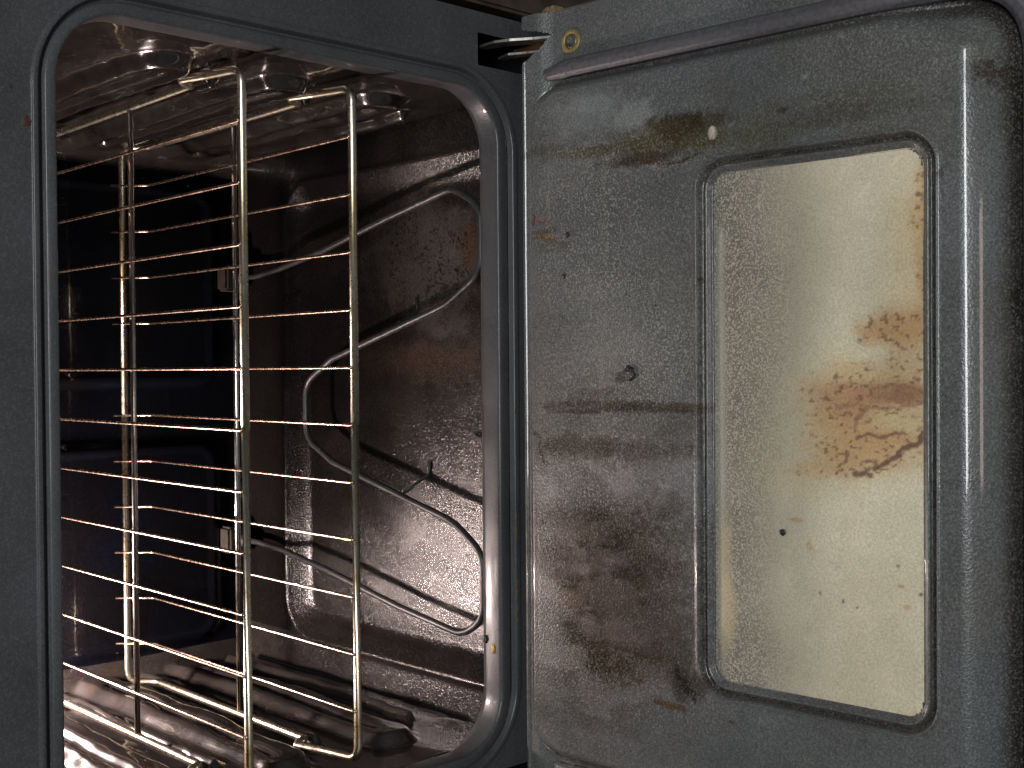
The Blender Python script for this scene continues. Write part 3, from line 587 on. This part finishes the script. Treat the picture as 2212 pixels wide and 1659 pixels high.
# ---- gasket round three sides
gp = [(.3095, .024, .0035), (.3120, .050, .0020), (.3120, .330, .0020), (.3120, .4450, -.0110), (-.3120, .4450, -.0110), (-.3120, .330, .0020), (-.3120, .050, .0020), (-.3095, .030, .0035)]
path = fillet(gp, [0, .02, .1, .058, .058, .1, .02, 0], k=12)
fine = []
for a, b in zip(path[:-1], path[1:]):
    n_ = max(1, int((b - a).length / .004))
    fine += [a.lerp(b, i / n_) for i in range(n_)]
fine.append(path[-1])
N_ = len(fine)
rad = [.0084 * min(1, .62 + i / 14, .62 + (N_ - 1 - i) / 14) * (1 + .006 * math.sin(i * 1.9)) for i in range(N_)]
me = tube_mesh(fine, rad, 54)
for k, v in enumerate(me.vertices):                     # flattened, with drawn lines along it
    c0 = fine[k // 54]; d = v.co - c0; v.co = c0 + d * (1 + .018 * math.cos(2 * math.pi * (k % 54) / 54 * 9)); v.co.z = c0.z + (v.co.z - c0.z) * .82
link('gasket', dmesh(me), M_gasket, door)
# ---- washer and screw
def disc(cx, ct, r0, r1, h0, h1, k=36):
    lo = []
    for (r, h) in ((r1, h0 - .002), (r1, h1 - .0004), (r1 - .0006, h1), (r0 + .0005, h1), (r0, h1 - .0005), (r0, h0 - .001)):
        lo.append([(cx + r * math.cos(2 * math.pi * i / k), ct + r * math.sin(2 * math.pi * i / k), h) for i in range(k)])
    V, Fc = sweep_rings(lo); return mesh_from(V, Fc)
wz = .0012
link('washer', dmesh(disc(.3358, .0500, .0066, .0105, 0, wz)), M_brass, door)
V = [(.3358, .05, -.0004)]; ring = []
for r, h in ((.0030, .0001), (.0045, .0012), (.0062, .0006), (.0069, -.0006)):
    ring.append([( .3358 + r * math.cos(2 * math.pi * i / 30), .05 + r * math.sin(2 * math.pi * i / 30), h) for i in range(30)])
V2, F2 = sweep_rings(ring); V2.append((.3358, .05, -.0008)); c_ = len(V2) - 1
F2 += [(c_, (i + 1) % 30, i) for i in range(30)]
link('screw', dmesh(mesh_from(V2, F2)), M_screw, door)
# ---- tuft of insulation between liner and shell
bm = bmesh.new(); bmesh.ops.create_icosphere(bm, subdivisions=4, radius=1); rg = np.random.default_rng(12)
for v in bm.verts: v.co = Vector((.3705 + v.co.x * .0055, .017 + v.co.y * .010, -.018 + v.co.z * .013)) + Vector(rg.normal(0, .0005, 3))
me = bpy.data.meshes.new('tuft'); bm.to_mesh(me); bm.free(); link('insulation', dmesh(me), M_wool, door)
# ---- hinge arms
def plate(path, hw, x, th):
    P2 = []; n_ = len(path)
    for i, (y, z) in enumerate(path):
        a = Vector(path[max(0, i - 1)]); b = Vector(path[min(n_ - 1, i + 1)]); d = (b - a).normalized(); nrm = Vector((-d.y, d.x))
        h_ = hw[i] if hasattr(hw, '__len__') else hw
        P2.append(((y + nrm.x * h_, z + nrm.y * h_), (y - nrm.x * h_, z - nrm.y * h_)))
    V = []; Fc = []
    for (p, q) in P2: V += [(x, *p), (x, *q), (x + th, *p), (x + th, *q)]
    for i in range(n_ - 1):
        a = i * 4; b = a + 4
        Fc += [(a, b, b + 1, a + 1), (a + 2, a + 3, b + 3, b + 2), (a, a + 2, b + 2, b), (a + 1, b + 1, b + 3, a + 3)]
    Fc += [(0, 1, 3, 2), tuple(4 * (n_ - 1) + k for k in (0, 2, 3, 1))]
    return mesh_from(V, Fc, smooth=False)
for sx in (1, -1):
    x0 = sx * .3445
    arm = link('hinge_arm', plate([(-.030, -.126), (-.050, -.128), (-.062, -.134), (-.080, -.145), (-.0975, -.1525)], [.005, .008, .009, .008, .006], min(x0, x0 - sx * .0022), .0022), M_hinge, door)
    x1 = sx * .3345
    link('hinge_arm', plate([(-.040, -.140), (-.056, -.138), (-.070, -.146), (-.088, -.152)], [.003, .005, .005, .004], min(x1, x1 - sx * .002), .002), M_hinge, door)
    a, b = sorted((sx * .3345, sx * .3425))
    link('hinge_web', box_mesh(a, b, -.094, -.045, -.163, -.150, .001), M_hinge_dk, door)

# ================================================================== RACKS
GR = 'two wire racks slid into the oven'
def make_rack():
    r = empty('oven_rack'); r['category'] = 'oven rack'; r['group'] = GR
    xr = .2925
    # rim rod: front bar, rails with a stop hook, raised rear
    P = [(0, 0, 0), (xr, 0, 0), (xr + .003, .052, .003), (xr + .004, .082, .009), (xr + .003, .0875, .003), (xr + .002, .0895, -.0045), (xr + .002, .100, -.0045), (xr, .372, -.004), (xr, .396, .019), (0, .396, .019),
         (-xr, .396, .019), (-xr, .372, -.004), (-xr - .002, .100, -.0045), (-xr - .002, .0895, -.0045), (-xr - .003, .0875, .003), (-xr - .004, .082, .009), (-xr - .003, .052, .003), (-xr, 0, 0)]
    rr = [0, .012, .02, .003, .003, .003, .003, .02, .014, 0, .014, .02, .003, .003, .003, .003, .02, .012]
    link('rim_rod', tube_mesh(fillet(P, rr, closed=True, k=5), .0037, 14, closed=True), M_chrome2, r)
    link('cross_bar', tube_mesh([(-xr + .001, .2032, -.0045), (xr - .001, .2032, -.0045)], .0028, 12), M_chrome3, r)
    wm = tube_mesh(fillet([(0, -.0015, .0040), (0, .0015, .0036), (0, .372, -.0006), (0, .4025, .0290)], [0, .003, .012, 0], k=4), .00135, 8)
    wm.materials.append(M_chrome)
    for i in range(11):
        w = bpy.data.objects.new('wire', wm); COL.objects.link(w); w.parent = r; w.location = (.05 * (5 - i), 0, 0)
    return r
rackB = make_rack(); rackB['label'] = 'wire rack nearer the heating element, whole in view, with a golden-stained front bar'
def copy_tree(o, parent=None):
    c = o.copy(); COL.objects.link(c); c.parent = parent
    for ch in list(o.children): copy_tree(ch, c)
    return c
rackA = copy_tree(rackB); rackA.location = (0, .0015, .1083)
rackA['label'] = 'wire rack farther from the heating element, its rear cut off by the oven frame'

# ================================================================== CRUMBS
def crumb(name, loc, r, mat, label, seed, flat=.5, stretch=(1, 1)):
    bm = bmesh.new(); bmesh.ops.create_icosphere(bm, subdivisions=3, radius=1)
    rg = np.random.default_rng(seed); ph = rg.random(6) * 6
    for v in bm.verts:
        d = 1 + .22 * math.sin(v.co.x * 4 + ph[0]) * math.cos(v.co.y * 5 + ph[1]) + .12 * math.sin(v.co.z * 9 + ph[2] + v.co.x * 7) + .10 * (rg.random() - .5)
        v.co = Vector((v.co.x * stretch[0], v.co.y * stretch[1], v.co.z * flat)) * d * r
    me = bpy.data.meshes.new('crumb'); bm.to_mesh(me); bm.free()
    o = link(name, me, mat); o.location = loc; o['label'] = label; o['category'] = 'crumb'
    me.polygons.foreach_set('use_smooth', [True] * len(me.polygons))
    return o
crumb('burnt_crumb', dpt(.0435, .1217, HP + .0010), .0055, M_crumb, 'round blackened lump stuck to the door liner beside the window', 3, .45, (1.1, 1))
crumb('pale_crust', dpt(*CHIP, HP + .0006), .0036, M_chip, 'pale flake of crust on the door above the window corner', 4, .35, (1.5, .8))
crumb('black_crumb', dpt(*DOT1, HP + .0003), .0022, M_crumb, 'black speck near the door hinge edge, upper of two in the picture', 5, .5)
crumb('black_crumb', dpt(*DOT2, HP + .0003), .0020, M_crumb, 'black speck near the door hinge edge, lower of two in the picture', 6, .5)
crumb('yellow_crumb', (-.2127, -.030, -.1335), .0028, M_yellow, 'tiny yellow crumb on the lower lip of the oven opening', 8, .5, (1.4, .7))
crumb('charred_flake', (-.205, -.0195, -.1335), .0030, M_crumb, 'charred flake hanging on the inner edge of the lower lip', 9, .6, (1.2, .8))
crumb('dark_window_crumb', dpt(*DOT3, HP - .0060), .0024, M_crumb, 'single black crumb on the cream window pane', 10, .5)
